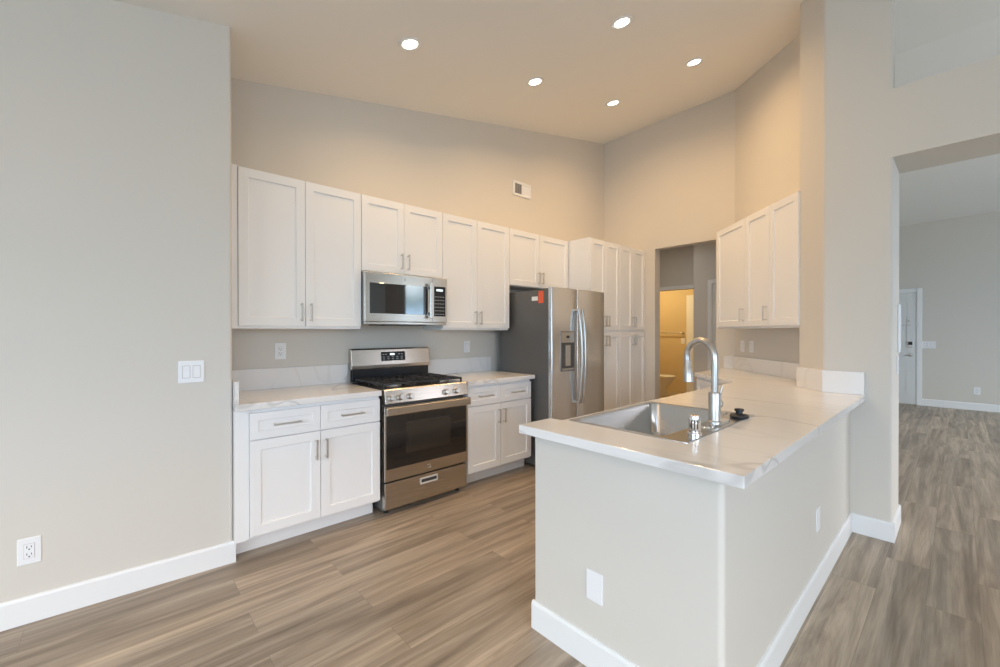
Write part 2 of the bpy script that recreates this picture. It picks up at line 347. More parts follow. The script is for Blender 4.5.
# baseboards
BBH, BBT = .122, .014
def baseboard(name, a, b, nrm, label=None, ext=(0, 0)):
    """board along a->b on the wall, pushed out along nrm, with an eased top"""
    a, b, nrm = Vector((*a, 0)), Vector((*b, 0)), Vector((*nrm, 0)).normalized(); d = (b - a).normalized()
    a = a - d*ext[0]; b = b + d*ext[1]
    prof = [(-.002, 0), (BBT, 0), (BBT, BBH - .012), (BBT - .003, BBH - .004), (BBT - .008, BBH), (-.002, BBH)]
    bm = bmesh.new()
    A = [bm.verts.new(a + nrm*u + Vector((0, 0, v))) for u, v in prof]; B = [bm.verts.new(b + nrm*u + Vector((0, 0, v))) for u, v in prof]
    n = len(prof)
    for i in range(n): bm.faces.new((A[i], A[(i+1) % n], B[(i+1) % n], B[i]))
    bm.faces.new(A); bm.faces.new(B)
    return struct(obj(name, bm, M['trim']), label)
PEN_X, PEN_Y, PEN_Y1 = 1.388, .493, 1.285          # peninsula half wall faces
baseboard('baseboard_left', (WEST_X, lw_y(WEST_X)), (LWX, LW0), (-.054, -1), 'white baseboard along the left wall', (0, .012))
baseboard('baseboard_peninsula_end', (PEN_X, PEN_Y1), (PEN_X, PEN_Y), (-1, 0), 'white baseboard at the end of the peninsula', (.012, BBT))
baseboard('baseboard_peninsula_side', (PEN_X, PEN_Y), (PART_X, PEN_Y), (0, -1), 'white baseboard along the long side of the peninsula')
baseboard('baseboard_partition', (PART_X, PEN_Y), (PART_X, JAMB), (-1, 0), 'short white baseboard on the partition beside the opening', (0, BBT))
baseboard('baseboard_jamb', (PART_X, JAMB), (PART_X + PT, JAMB), (0, -1), 'white baseboard inside the wide opening', (.002, 0))
baseboard('baseboard_entry', (EAST_X, .46), (EAST_X, SOUTH_Y), (-1, 0), 'white baseboard along the far entry wall')

# peninsula half walls
bm = bmesh.new(); CT_B, CT_T = .876, .914
prism(bm, arc(PEN_X + .02, PEN_Y + .02, .02, 180, 270, 8) + [(PART_X + .01, PEN_Y), (PART_X + .01, PEN_Y + .115), (PEN_X + .115, PEN_Y + .115), (PEN_X + .115, PEN_Y1)]
      + [(PEN_X, PEN_Y1)], 0, CT_B)
struct(obj('wall_peninsula', bm, M['wall']), 'greige half wall carrying the peninsula countertop')

# ------------------------------------------------------------------ hallway and bathroom behind the doorway
BATH_X, HALL_X = 6.9, 6.45
HC = 2.8
BD0, BD1, BDZ = 2.905, 3.56, 2.03                      # bathroom door opening
bm = bmesh.new()
prism(bm, [(HALL_X, 1.88), (HALL_X + .12, 1.88), (HALL_X + .12, 2.72), (HALL_X, 2.72)], 0, HC)
prism(bm, [(HALL_X + .12, 2.62), (BATH_X + .11, 2.62), (BATH_X + .11, 2.70), (HALL_X + .12, 2.70)], 0, HC)
struct(obj('wall_hallway', bm, M['wall']), 'grey hallway wall seen through the doorway')
bm = bmesh.new()
prism(bm, [(BATH_X, 2.70), (BATH_X + .11, 2.70), (BATH_X + .11, BD0), (BATH_X, BD0)], 0, HC)
prism(bm, [(BATH_X, BD1), (BATH_X + .11, BD1), (BATH_X + .11, 5.4), (BATH_X, 5.4)], 0, HC)
prism(bm, [(BATH_X, BD0), (BATH_X + .11, BD0), (BATH_X + .11, BD1), (BATH_X, BD1)], BDZ, HC)
struct(obj('wall_bathroom_door', bm, M['wall']), 'dim hallway wall over the bathroom doorway')
bm = bmesh.new(); prism(bm, [(WALL_X + DRT, 5.3), (BATH_X + .1, 5.3), (BATH_X + .1, 5.4), (WALL_X + DRT, 5.4)], 0, HC)
prism(bm, [(WALL_X + DRT - .12, 3.5), (WALL_X + DRT, 3.5), (WALL_X + DRT, 5.4), (WALL_X + DRT - .12, 5.4)], 0, HC)
struct(obj('wall_hallway_end', bm, M['wall']))
bm = bmesh.new(); bx(bm, WALL_X + .1, 9.3, 1.88, 5.6, HC, HC + .1); struct(obj('ceiling_hallway', bm, M['ceiling']))
bm = bmesh.new(); cw = .06                              # casing
bx(bm, BATH_X - .016, BATH_X, BD0 - cw, BD0, 0, BDZ + cw); bx(bm, BATH_X - .016, BATH_X, BD1, BD1 + cw, 0, BDZ + cw); bx(bm, BATH_X - .016, BATH_X, BD0, BD1, BDZ, BDZ + cw)
struct(obj('trim_1', bm, M['trim']), 'white casing around the bathroom doorway')
# bathroom box
bm = bmesh.new(); prism(bm, [(9.0, 2.2), (9.1, 2.2), (9.1, 5.6), (9.0, 5.6)], 0, HC); prism(bm, [(BATH_X + .11, 2.6), (9.0, 2.6), (9.0, 2.7), (BATH_X + .11, 2.7)], 0, HC)
prism(bm, [(BATH_X + .11, 5.4), (9.0, 5.4), (9.0, 5.5), (BATH_X + .11, 5.5)], 0, HC)
prism(bm, [(BATH_X + .111, BD1 + .1), (BATH_X + .12, BD1 + .1), (BATH_X + .12, 5.4), (BATH_X + .111, 5.4)], 0, HC)
struct(obj('wall_bathroom', bm, M['bath']), 'warm yellow lit bathroom wall')
ld = bpy.data.lights.new('bathroom_lamp', 'AREA'); ld.shape = 'DISK'; ld.size = .3; ld.energy = BATH_W; ld.color = (1, .78, .42)
lo = bpy.data.objects.new('bathroom_lamp', ld); C.objects.link(lo); lo.location = (8.0, 4.4, HC - .05)
ld = bpy.data.lights.new('hallway_fill', 'AREA'); ld.shape = 'DISK'; ld.size = .3; ld.energy = HALL_W; ld.color = (1, .90, .78)  # unseen fill light, added to brighten the dim hallway walls
lo = bpy.data.objects.new('hallway_fill', ld); C.objects.link(lo); lo.location = (5.75, 3.2, HC - .05)

# ------------------------------------------------------------------ cabinet kit (local: x right, front faces -y, front plane of doors at y=0)
def shaker(x0, x1, z0, z1, rail=.057, t=.02, rec=.009):
    bm = bmesh.new(); i = .004
    def ring(d, y): return [bm.verts.new(p) for p in ((x0+d, y, z0+d), (x1-d, y, z0+d), (x1-d, y, z1-d), (x0+d, y, z1-d))]
    bk, e, fr, inn, pan = ring(0, t), ring(0, .0015), ring(.0015, 0), ring(rail, 0), ring(rail + i, rec)
    for a, b in ((bk, e), (e, fr), (fr, inn), (inn, pan)):
        for k in range(4): bm.faces.new((a[k], a[(k+1) % 4], b[(k+1) % 4], b[k]))
    bm.faces.new(pan); bm.faces.new(bk)
    return bm
def pull(parent, x, z, L=.128, vert=True, out=.03):
    bm = bmesh.new(); w = .0055
    if vert:
        bx(bm, x-w, x+w, -out-.008, -out, z-L/2, z+L/2)
        for s in (-1, 1): c = z + s*(L/2 - .010); bx(bm, x-.004, x+.004, -out, .0, c-.004, c+.004)
    else:
        bx(bm, x-L/2, x+L/2, -out-.008, -out, z-w, z+w)
        for s in (-1, 1): c = x + s*(L/2 - .010); bx(bm, c-.004, c+.004, -out, .0, z-.004, z+.004)
    return obj('handle', bm, M['nickel'], parent, bevel=.0018)
def door(root, x0, x1, z0, z1, hs=None, hz=None, hl=.128):
    d = obj('door', shaker(x0, x1, z0, z1), M['cab'], root)
    if hs is not None: pull(d, (x0 + .03 if hs < 0 else x1 - .03), hz, hl)
    return d
def drawer(root, x0, x1, z0, z1):
    d = obj('drawer', shaker(x0, x1, z0, z1, rail=.045), M['cab'], root)
    pull(d, (x0 + x1)/2, (z0 + z1)/2, .16, False); return d
G = .0016
def upper(label, x0, x1, z0, z1, y_front, depth, splits, hsides, filler=0, rz=0, origin=None, cat='cabinet', hz=None, name='wall_cabinet', group=None):
    """x0..x1 along the wall; splits are inner door borders"""
    root = thing(name, label, cat, origin if origin else (x0, y_front, z0), rz, group); W, H = x1 - x0, z1 - z0
    bm = bmesh.new(); bx(bm, 0, W, .021, depth, 0, H); obj('carcass', bm, M['cab'], root, bevel=.0015)
    if filler:
        bm = bmesh.new(); bx(bm, 0, filler - .003, .004, .0205, 0, H); obj('filler_strip', bm, M['cab'], root)
    b = [filler] + [s - x0 for s in splits] + [W]
    for i, hs in enumerate(hsides):
        door(root, b[i] + G, b[i+1] - G, .006 + (.012 if hz is None else 0), H - .006, hs, hz if hz else .115)
    return root

UF = 3.095                                              # front of the wall cabinet doors
upper('tall white two-door wall cabinet left of the microwave', .498, 1.388, 1.352, 2.392, UF, BACK_Y - UF - .001, [.980], (1, -1), filler=.074)
upper('short white two-door wall cabinet directly above the microwave', 1.390, 2.138, 1.798, 2.392, UF, BACK_Y - UF - .001, [1.756], (1, -1), hz=.105)
upper('tall white two-door wall cabinet between microwave and refrigerator', 2.140, 2.957, 1.346, 2.392, UF, BACK_Y - UF - .001, [2.533], (1, -1))
upper('short white two-door wall cabinet above the refrigerator', 2.959, 3.905, 1.805, 2.392, UF, BACK_Y - UF - .001, [3.413], (1, -1), hz=.105)
# angled corner wall cabinet: three doors
W2F = W2 - .325*2**.5                                   # x - y on the door fronts
cx0 = 4.715; L45 = lambda xa: (cx0 - xa)*2**.5
corner = thing('corner_wall_cabinet', 'white three-door wall cabinet on the angled wall above the peninsula counter', 'cabinet', (cx0, cx0 - W2F, 1.360), math.radians(225))
LC = (cx0 - 3.775)*2**.5
bm = bmesh.new(); bx(bm, 0, LC, .021, .322, 0, 1.032); obj('carcass', bm, M['cab'], corner, bevel=.0015)
bb = [.008, L45(4.310), L45(4.045), LC - .012]
for i in range(3): door(corner, bb[i] + G, bb[i+1] - G, .018, 1.026, 1 if i < 2 else None, .125)

# pantry: two tall units beside the doorway
PF = 2.79
PTOP = 2.392
for nm, x0, x1 in (('tall white pantry cabinet beside the refrigerator', 3.922, 4.523), ('tall white pantry cabinet beside the hallway doorway', 4.525, WALL_X - .002)):
    root = thing('pantry_cabinet', nm, 'cabinet', (x0, PF, 0)); W = x1 - x0
    bm = bmesh.new(); bx(bm, 0, W, .021, BACK_Y - PF - .001, .10, PTOP); obj('carcass', bm, M['cab'], root, bevel=.0015)
    bm = bmesh.new(); bx(bm, 0, W, .09, .105, 0, .0995); obj('toe_kick', bm, M['cab'], root)
    mid = W/2
    for a, b, hs in ((.003, mid, 1), (mid, W - .003, -1)):
        door(root, a + G, b - G, .112, 1.322, hs, 1.225); door(root, a + G, b - G, 1.352, PTOP - .008, hs, 1.452)

def base_cab(label, x0, x1, y_front, split, filler=0, toe=.115, depth=.62, toe_ext=0):
    root = thing('base_cabinet', label, 'cabinet', (x0, y_front, 0)); W = x1 - x0
    bm = bmesh.new(); bx(bm, 0, W, .021, depth, toe, CT_B - .001); obj('carcass', bm, M['cab'], root, bevel=.0015)
    bm = bmesh.new(); bx(bm, 0, W + toe_ext, .125, .14, 0, toe - .0005); obj('toe_kick', bm, M['cab'], root)
    if filler:
        bm = bmesh.new(); bx(bm, 0, filler - .002, .010, .0205, toe, CT_B - .002); obj('filler_strip', bm, M['cab'], root)
    b = [filler, split - x0, W]
    for i, hs in ((0, 1), (1, -1)):
        drawer(root, b[i] + G, b[i+1] - G, .697, .852); door(root, b[i] + G, b[i+1] - G, toe + .014, .690, hs, .578)
    return root
BF = 2.79
base_cab('white base cabinet with two drawers left of the gas range', .498, 1.388, BF, .974, filler=.072)
base_cab('white base cabinet with two drawers between range and refrigerator', 2.180, 2.955, BF, 2.556, toe_ext=.03)

# kitchen-side base cabinets under the sink (face away from the view)
def base_back(label, x0, x1):
    root = thing('sink_base_cabinet', label, 'cabinet', (x1, 1.235, 0), math.pi); W = x1 - x0
    bm = bmesh.new()
    bx(bm, 0, .018, .021, .605, .115, CT_B - .001); bx(bm, W - .018, W, .021, .605, .115, CT_B - .001); bx(bm, .018, W - .018, .021, .605, .115, .133); bx(bm, .018, W - .018, .593, .605, .133, CT_B - .001)
    obj('carcass', bm, M['cab'], root); bm = bmesh.new(); bx(bm, 0, W, .09, .105, 0, .1145); obj('toe_kick', bm, M['cab'], root)
    for a, b, hs in ((0, W/2, 1), (W/2, W, -1)):
        drawer(root, a + G, b - G, .697, .852); door(root, a + G, b - G, .129, .690, hs, .60)
base_back('white sink base cabinet on the kitchen side of the peninsula', 1.506, 2.56)
base_back('white base cabinet beside the sink on the kitchen side of the peninsula', 2.562, 3.45)
# corner base cabinet on the angled run
root = thing('corner_base_cabinet', 'white corner base cabinet under the far end of the peninsula counter', 'cabinet', (4.36, 1.80, 0))
bm = bmesh.new(); o_ = (4.36, 1.80)
prism(bm, [(x - o_[0], y - o_[1]) for x, y in ((4.36, 1.80), (3.835, 1.275), (3.47, 1.235), (3.47, .64), (3.615, .64), (3.80, .83), (4.02, .61), (5.112, 1.70), (5.12, 1.80))], .10, CT_B - .001)
obj('carcass', bm, M['cab'], root, bevel=.0015)
fr = bpy.data.objects.new('front', None)
bm = shaker(.03, .70, .129, .690); bm.transform(Matrix.Translation((0, 0, 0)))
R225 = Matrix.Rotation(math.radians(225), 4, 'Z')
def place45(o): o.matrix_local = Matrix.Translation((-.0148, .0148, 0)) @ R225
d_ = obj('door', bm, M['cab'], root); place45(d_); pull(d_, .67, .6)
d_ = obj('drawer', shaker(.03, .70, .697, .852, rail=.045), M['cab'], root); place45(d_); pull(d_, .365, .775, .16, False)
bpy.data.objects.remove(fr)

# ------------------------------------------------------------------ countertops (backsplash pieces belong to their counter)
SPT = 1.064
CF, CB = 2.768, BACK_Y - .001
root = thing('countertop', 'white veined quartz countertop with backsplash left of the range', 'countertop', (.5, CF, CT_B))
bm = bmesh.new(); bx(bm, -.003, .890, 0, CB - CF, 0, CT_T - CT_B); obj('slab', bm, M['quartz'], root, bevel=.003)
bm = bmesh.new(); bx(bm, .018, .905, CB - CF - .02, CB - CF, CT_T - CT_B + .0002, SPT - CT_B); obj('backsplash', bm, M['quartz'], root, bevel=.002)
bm = bmesh.new(); bx(bm, -.003, .017, .012, CB - CF, CT_T - CT_B + .0002, SPT - CT_B - .02); obj('side_splash', bm, M['quartz'], root, bevel=.002)
root = thing('countertop', 'white quartz countertop with backsplash between range and refrigerator', 'countertop', (2.172, CF, CT_B))
bm = bmesh.new(); bx(bm, 0, .815, 0, CB - CF, 0, CT_T - CT_B); obj('slab', bm, M['quartz'], root, bevel=.003)
bm = bmesh.new(); bx(bm, -.006, .80, CB - CF - .02, CB - CF, CT_T - CT_B + .0002, SPT - CT_B); obj('backsplash', bm, M['quartz'], root, bevel=.002)

pen = thing('peninsula_countertop', 'large white veined quartz countertop of the peninsula holding the sink', 'countertop', (1.33, .417, CT_B))
px, py = 1.33, .417
outer = [(1.33, .417), (3.614, .417), (3.614, .632), (3.799, .818), (4.022, .598), (5.125, 1.701), (5.125, 1.82), (4.335, 1.82), (3.777, 1.262), (1.545, 1.262), (1.545, 1.333), (1.33, 1.333)]
SX0, SX1, SYA, SYB = 1.560, 2.335, .680, 1.240          # sink rim
hole = [(SX0 + .02, SYA + .02), (SX1 - .02, SYA + .02), (SX1 - .02, SYB - .02), (SX0 + .02, SYB - .02)]
bm = bmesh.new(); edges = []
for loop in (outer, hole):
    vs = [bm.verts.new((x - px, y - py, CT_T - CT_B)) for x, y in loop]
    edges += [bm.edges.new((vs[i], vs[(i+1) % len(vs)])) for i in range(len(vs))]
r = bmesh.ops.triangle_fill(bm, use_beauty=True, use_dissolve=False, edges=edges)
top = [g for g in r['geom'] if isinstance(g, bmesh.types.BMFace)]
ex = bmesh.ops.extrude_face_region(bm, geom=top)
bmesh.ops.translate(bm, vec=(0, 0, -(CT_T - CT_B)), verts=[g for g in ex['geom'] if isinstance(g, bmesh.types.BMVert)])
obj('slab', bm, M['quartz'], pen, bevel=.003)
zt = CT_T - CT_B + .0002; zs = SPT - CT_B
bm = bmesh.new(); prism(bm, [(x - px, y - py) for x, y in ((3.594, .420), (3.614, .420), (3.614, .632), (3.594, .640))], zt, zs); obj('backsplash', bm, M['quartz'], pen, bevel=.002)
bm = bmesh.new(); prism(bm, [(x - px, y - py) for x, y in ((3.593, .6405), (3.6135, .6325), (3.7985, .8185), (3.785, .832))], zt, zs); obj('backsplash', bm, M['quartz'], pen, bevel=.002)
bm = bmesh.new(); prism(bm, [(x - px, y - py) for x, y in ((4.00, 4.00 - W2 + .003), (5.124, 5.124 - W2 + .003), (5.11, 5.11 - W2 + .030), (4.00, 4.00 - W2 + .031))], zt, zs - .008); obj('backsplash', bm, M['quartz'], pen, bevel=.002)
bm = bmesh.new(); prism(bm, [(x - px, y - py) for x, y in ((5.105, 1.716), (5.1255, 1.716), (5.1255, 1.815), (5.105, 1.815))], zt, zs - .008); obj('backsplash', bm, M['quartz'], pen, bevel=.002)

# ------------------------------------------------------------------ sink, faucet and deck fittings
sink = thing('kitchen_sink', 'stainless steel single-bowl drop-in sink set in the peninsula counter', 'sink', ((SX0+SX1)/2, (SYA+SYB)/2, CT_T))
def rrect(x0, x1, y0, y1, r, z, n=6):
    pts = []
    for cx, cy, a in ((x1-r, y1-r, 0), (x0+r, y1-r, 90), (x0+r, y0+r, 180), (x1-r, y0+r, 270)):
        pts += [(cx + r*math.cos(math.radians(a + 90*i/n)), cy + r*math.sin(math.radians(a + 90*i/n)), z) for i in range(n+1)]
    return pts
hx, hy = (SX1-SX0)/2, (SYB-SYA)/2
DECK = .105                                             # fitting ledge on the half-wall side
bm = bmesh.new(); rings = []
for spec in ((-hx, hx, -hy, hy, .014, .0005), (-hx+.003, hx-.003, -hy+.003, hy-.003, .013, .004), (-hx+.022, hx-.022, -hy+DECK, hy-.022, .055, .0035),
             (-hx+.028, hx-.028, -hy+DECK+.006, hy-.028, .052, -.006), (-hx+.040, hx-.040, -hy+DECK+.018, hy-.040, .05, -.16), (-hx+.065, hx-.065, -hy+DECK+.043, hy-.065, .04, -.188)):
    rings.append([bm.verts.new(p) for p in rrect(*spec)])
for a, b in zip(rings, rings[1:]):
    for k in range(len(a)): bm.faces.new((a[k], a[(k+1) % len(a)], b[(k+1) % len(b)], b[k]))
bm.faces.new(rings[-1])
o = obj('bowl', bm, M['sink'], sink, smooth=True)
s_ = o.modifiers.new('shell', 'SOLIDIFY'); s_.thickness = .0012; s_.offset = -1
bm = bmesh.new(); lathe(bm, [(.057, -.186), (.055, -.1835), (.044, -.1835), (.040, -.187), (.0, -.187)], (0, .03, 0)); obj('drain', bm, M['chrome'], sink, smooth=True)

def deck_z(): return CT_T + .0042
fx, fy = 1.972, .738
fau = thing('faucet', 'brushed nickel gooseneck pull-down faucet on the sink deck', 'faucet', (fx, fy, deck_z()), 0)
bm = bmesh.new()
pl = [bm.verts.new((x, y, 0)) for x, y, z in rrect(-.125, .125, -.031, .031, .03, 0)]; pt = [bm.verts.new((x, y, .007)) for x, y, z in rrect(-.122, .122, -.028, .028, .027, 0)]
for k in range(len(pl)): bm.faces.new((pl[k], pl[(k+1) % len(pl)], pt[(k+1) % len(pt)], pt[k]))
bm.faces.new(pt); bm.faces.new(pl[::-1]); obj('deck_plate', bm, M['chrome'], fau, smooth=True)
bm = bmesh.new(); lathe(bm, [(.030, .0072), (.030, .012), (.0255, .016), (.0255, .135), (.023, .141), (.016, .143), (.0, .143)]); obj('body', bm, M['nickel'], fau, smooth=True)
SP = Vector((.40, .917, 0)).normalized()               # the spout swings out over the bowl
R_ = .083; zc = .288
path = [(0, 0, .142), (0, 0, .2), (0, 0, .25)] + [tuple(SP*(R_ - R_*math.cos(a)) + Vector((0, 0, zc + R_*math.sin(a)))) for a in [math.pi*k/16*1.06 for k in range(17)]]
bm = bmesh.new(); tube(bm, path, .0150, 16); sp = obj('spout', bm, M['nickel'], fau, smooth=True)
e1 = Vector(path[-1]); dr = (Vector(path[-1]) - Vector(path[-2])).normalized()
bm = bmesh.new(); tube(bm, [e1 + dr*t for t in (-.004, .0, .03, .034, .09, .102, .104)], [.0155, .0165, .0175, .019, .0225, .0225, .018], 18); obj('spray_head', bm, M['nickel'], fau, smooth=True)
bm = bmesh.new(); tube(bm, [(.02, 0, .085), (.032, 0, .085), (.034, 0, .085), (.050, 0, .085), (.054, 0, .085)], [.015, .015, .019, .019, .014], 18)
tube(bm, [(.044, 0, .095), (.050, -.004, .125), (.058, -.010, .165)], [.006, .005, .0042], 10); obj('lever_handle', bm, M['nickel'], fau, smooth=True)

gap = thing('air_gap', 'small chrome air gap cap in front of the faucet on the sink deck', 'air gap', (1.700, .712, deck_z()))
bm = bmesh.new(); lathe(bm, [(.0275, 0), (.0275, .010), (.022, .012), (.022, .018), (.0, .018)]); obj('base', bm, M['chrome'], gap, smooth=True)
bm = bmesh.new(); lathe(bm, [(.0205, .0182), (.0225, .022), (.0225, .07), (.0205, .078), (.014, .081), (.0, .081)]); obj('cap', bm, M['chrome'], gap, smooth=True)
bm = bmesh.new()
for a in (-.5, 0, .5):
    p = Vector((math.sin(a - 1.2), -math.cos(a - 1.2), 0)); tube(bm, [p*.0222 + Vector((0, 0, .03)), p*.0229 + Vector((0, 0, .03))], .0001, 4)
    q = Vector((-p.y, p.x, 0)); bx_v = [bm.verts.new(p*.0231 + q*s*.0022 + Vector((0, 0, z))) for s, z in ((-1, .028), (1, .028), (1, .062), (-1, .062))]; bm.faces.new(bx_v)
obj('vent_slot', bm, M['slot'], gap)
stp = thing('sink_stopper', 'black rubber disposal stopper lying on the sink deck behind the faucet', 'stopper', (2.20, .712, deck_z()))
bm = bmesh.new(); lathe(bm, [(.039, 0), (.041, .004), (.041, .011), (.036, .016), (.022, .018), (.0, .018)]); obj('flange', bm, M['rubber'], stp, smooth=True)
bm = bmesh.new(); lathe(bm, [(.017, .0182), (.015, .022), (.015, .03), (.0205, .033), (.0205, .040), (.018, .043), (.0, .043)]); obj('knob', bm, M['rubber'], stp, smooth=True)

# ------------------------------------------------------------------ gas range
RX0, RX1, RY = 1.412, 2.160, 2.772
rg = thing('gas_range', 'stainless steel freestanding gas range with black glass oven door', 'range', (RX0, RY, 0)); W = RX1 - RX0
bm = bmesh.new(); bx(bm, .006, W - .006, .045, .625, .03, .895); obj('body', bm, M['dark_side'], rg, bevel=.003)
for x in (.05, W - .05):
    for y in (.08, .58):
        bm = bmesh.new(); lathe(bm, [(.018, 0), (.018, .006), (.010, .008), (.010, .0295)], (x, y, 0), 14); obj('foot', bm, M['rubber'], rg)
bm = bmesh.new(); bx(bm, .004, W - .004, .004, .044, .044, .236)
dw = obj('storage_drawer', bm, M['steel'], rg, bevel=.004)
hx0, hx1 = W/2 - .078, W/2 + .078
bm = bmesh.new(); z0, z1 = .165, .213                   # framed recessed grip
bx(bm, hx0, hx1, -.004, .0045, z1 - .010, z1); bx(bm, hx0, hx1, -.004, .0045, z0, z0 + .012); bx(bm, hx0, hx0 + .008, -.004, .0045, z0 + .012, z1 - .010); bx(bm, hx1 - .008, hx1, -.004, .0045, z0 + .012, z1 - .010)
obj('grip_frame', bm, M['grip'], dw, bevel=.001)
bm = bmesh.new(); bx(bm, hx0 + .008, hx1 - .008, .0015, .0042, z0 + .012, z1 - .010); obj('grip_recess', bm, M['slot'], dw)
bm = bmesh.new(); bx(bm, 0, W, 0, .042, .248, .788); od = obj('oven_door', bm, M['steel'], rg, bevel=.004)
bm = bmesh.new(); bx(bm, .014, W - .014, -.003, .0005, .336, .722); obj('glass', bm, M['glass_black'], od, bevel=.001)
bm = bmesh.new(); bx(bm, .175, W - .175, -.0036, -.0028, .43, .66); obj('window', bm, M['oven_in'], od)
bm = bmesh.new()
pts = [(-.048, .736), (-.044, .730), (-.034, .730), (-.030, .736), (-.030, .782), (-.034, .788), (-.044, .788), (-.048, .782)]
extr(bm, pts, 'x', 0, W)
for x in (.012, W - .042): bx(bm, x, x + .03, -.032, .001, .742, .775)
obj('handle', bm, M['steel'], od, bevel=.002)
bm = bmesh.new(); lathe(bm, [(.0165, 0), (.0165, .0022), (.0150, .0028), (.0140, .0020), (.0, .0020)], (W/2, .0003, .292), 28, '-y'); bdg = obj('badge', bm, M['chrome'], od, smooth=True)
bm = bmesh.new()
def curl(c, s): tube(bm, [(c + s*.0065*math.cos(t)*(.35 + .65*t/6), -.0024, .292 + .0075*math.sin(t)*(.35 + .65*t/6)) for t in [k*.5 for k in range(13)]], .0008, 6)
curl(W/2 - .0035, 1); curl(W/2 + .0045, -1); obj('monogram', bm, M['slot'], bdg)
# sloped control panel with five knobs
bm = bmesh.new(); extr(bm, [(-.018, .812), (.02, .800), (.05, .803), (.05, .893), (.032, .893), (.032, .916), (.012, .916), (.002, .907)], 'x', .001, W - .001); cp = obj('control_panel', bm, M['steel'], rg, bevel=.003)
nrm = Vector((0, -(.907 - .812), .020)).normalized()    # outward
for x in (.048, .122, .204, .524, .625):
    c = Vector((x, -.0098, .851)); prof = [(.024, .0005), (.024, .006), (.0205, .009), (.0195, .028), (.017, .031), (.0, .031)]
    bm = bmesh.new(); lathe(bm, prof, (0, 0, 0), 24); bx(bm, -.003, .003, -.019, .019, .030, .036)
    bm.transform(Matrix.Translation(c) @ Vector((0, 0, 1)).rotation_difference(nrm).to_matrix().to_4x4()); obj('knob', bm, M['nickel'], cp, smooth=True)
# cooktop, burners and grates
bm = bmesh.new(); bx(bm, .002, W - .002, .0325, .56, .8945, .914); obj('cooktop', bm, M['black'], rg, bevel=.002)
for x, y, r_ in ((.16, .16, .05), (.16, .42, .042), (W/2, .29, .046), (W - .16, .16, .055), (W - .16, .42, .036)):
    bm = bmesh.new(); lathe(bm, [(r_ + .012, .9153), (r_ + .010, .921), (r_, .924), (r_*.98, .930), (0, .930)], (x, y, 0), 24); b_ = obj('burner', bm, M['nickel'], rg, smooth=True)
    bm = bmesh.new(); lathe(bm, [(r_*.86, .9305), (r_*.88, .934), (r_*.82, .938), (0, .938)], (x, y, 0), 24); obj('cap', bm, M['iron'], b_, smooth=True)
gw = (W - .03)/3
for k in range(3):
    x0 = .015 + k*gw + .002; x1 = x0 + gw - .004; y0, y1 = .050, .540; t = .0065; zt_, zb = .950, .937
    bm = bmesh.new()
    for a in (x0, x1 - 2*t): bx(bm, a, a + 2*t, y0, y1, zb, zt_)
    for a in (y0, (y0+y1)/2 - t, y1 - 2*t): bx(bm, x0 + 2*t, x1 - 2*t, a, a + 2*t, zb, zt_)
    for f in (.25, .5, .75):
        xx = x0 + (x1 - x0)*f
        bx(bm, xx - t*.8, xx + t*.8, y0 + 2*t, (y0+y1)/2 - t, zb + .004, zt_); bx(bm, xx - t*.8, xx + t*.8, (y0+y1)/2 + t, y1 - 2*t, zb + .004, zt_)
    for a in (.25, .75):
        yy = y0 + (y1 - y0)*a; bx(bm, x0 + 2*t, x1 - 2*t, yy - t*.8, yy + t*.8, zb + .006, zt_)
    for a in (x0, x1 - 2*t):
        for c_ in (y0, y1 - 2*t, (y0+y1)/2 - t): bx(bm, a, a + 2*t, c_, c_ + 2*t, .9152, zb)
    obj('grate', bm, M['iron'], rg, bevel=.0015)
# backguard: black riser and stainless console leaning forward
bm = bmesh.new(); bx(bm, .012, W - .012, .575, .62, .9155, 1.035); obj('riser', bm, M['black'], rg, bevel=.002)
bm = bmesh.new(); extr(bm, [(.565, 1.020), (.563, 1.050), (.580, 1.178), (.592, 1.190), (.626, 1.190), (.626, 1.020)], 'x', 0, W); con = obj('console', bm, M['steel'], rg, bevel=.004)
def on_con(bm): bm.transform(Matrix.Translation((0, .563 - .0012, 1.050)) @ Matrix.Rotation(-math.atan2(.017, .128), 4, 'X'))
bm = bmesh.new(); bx(bm, .262, .492, -.0005, .0015, .030, .108); on_con(bm); dp = obj('display_panel', bm, M['panel_black'], con)
bm = bmesh.new(); bx(bm, .345, .388, -.0011, -.0006, .078, .094); on_con(bm); obj('clock', bm, M['display'], dp)
for i in range(5):
    for zz in (.045, .062):
        x = .275 + i*.043; bm = bmesh.new(); bx(bm, x, x + .02, -.0011, -.0006, zz, zz + .004); on_con(bm); obj('button', bm, M['legend'], dp)
for x in (.275, .300, .425, .452):
    bm = bmesh.new(); bx(bm, x, x + .016, -.0011, -.0006, .084, .089); on_con(bm); obj('button', bm, M['legend'], dp)

# ------------------------------------------------------------------ over-the-range microwave
MY = 3.035
mw = thing('microwave', 'stainless steel over-the-range microwave under the short cabinet', 'microwave', (1.386, MY, 1.388)); W, H = .754, .406
bm = bmesh.new(); bx(bm, .004, W - .004, .034, BACK_Y - MY - .002, .004, H - .001); obj('case', bm, M['dark_side'], mw, bevel=.003)
bm = bmesh.new(); bx(bm, 0, W*.805, 0, .033, .022, H - .002); md = obj('door', bm, M['steel'], mw, bevel=.004)
bm = bmesh.new(); bx(bm, .04, W*.737, -.002, .0005, .085, H - .085); gl = obj('window', bm, M['mw_glass'], md, bevel=.001)
bm = bmesh.new(); bx(bm, .075, W*.70 - .055, -.0026, -.0019, .115, H - .12); obj('screen_mesh', bm, M['mw_glass'], gl)
bm = bmesh.new(); xh = W*.755
bx(bm, xh - .016, xh + .016, -.046, -.030, .055, H - .055)
for z in (.075, H - .105): bx(bm, xh - .010, xh + .010, -.031, .001, z, z + .03)
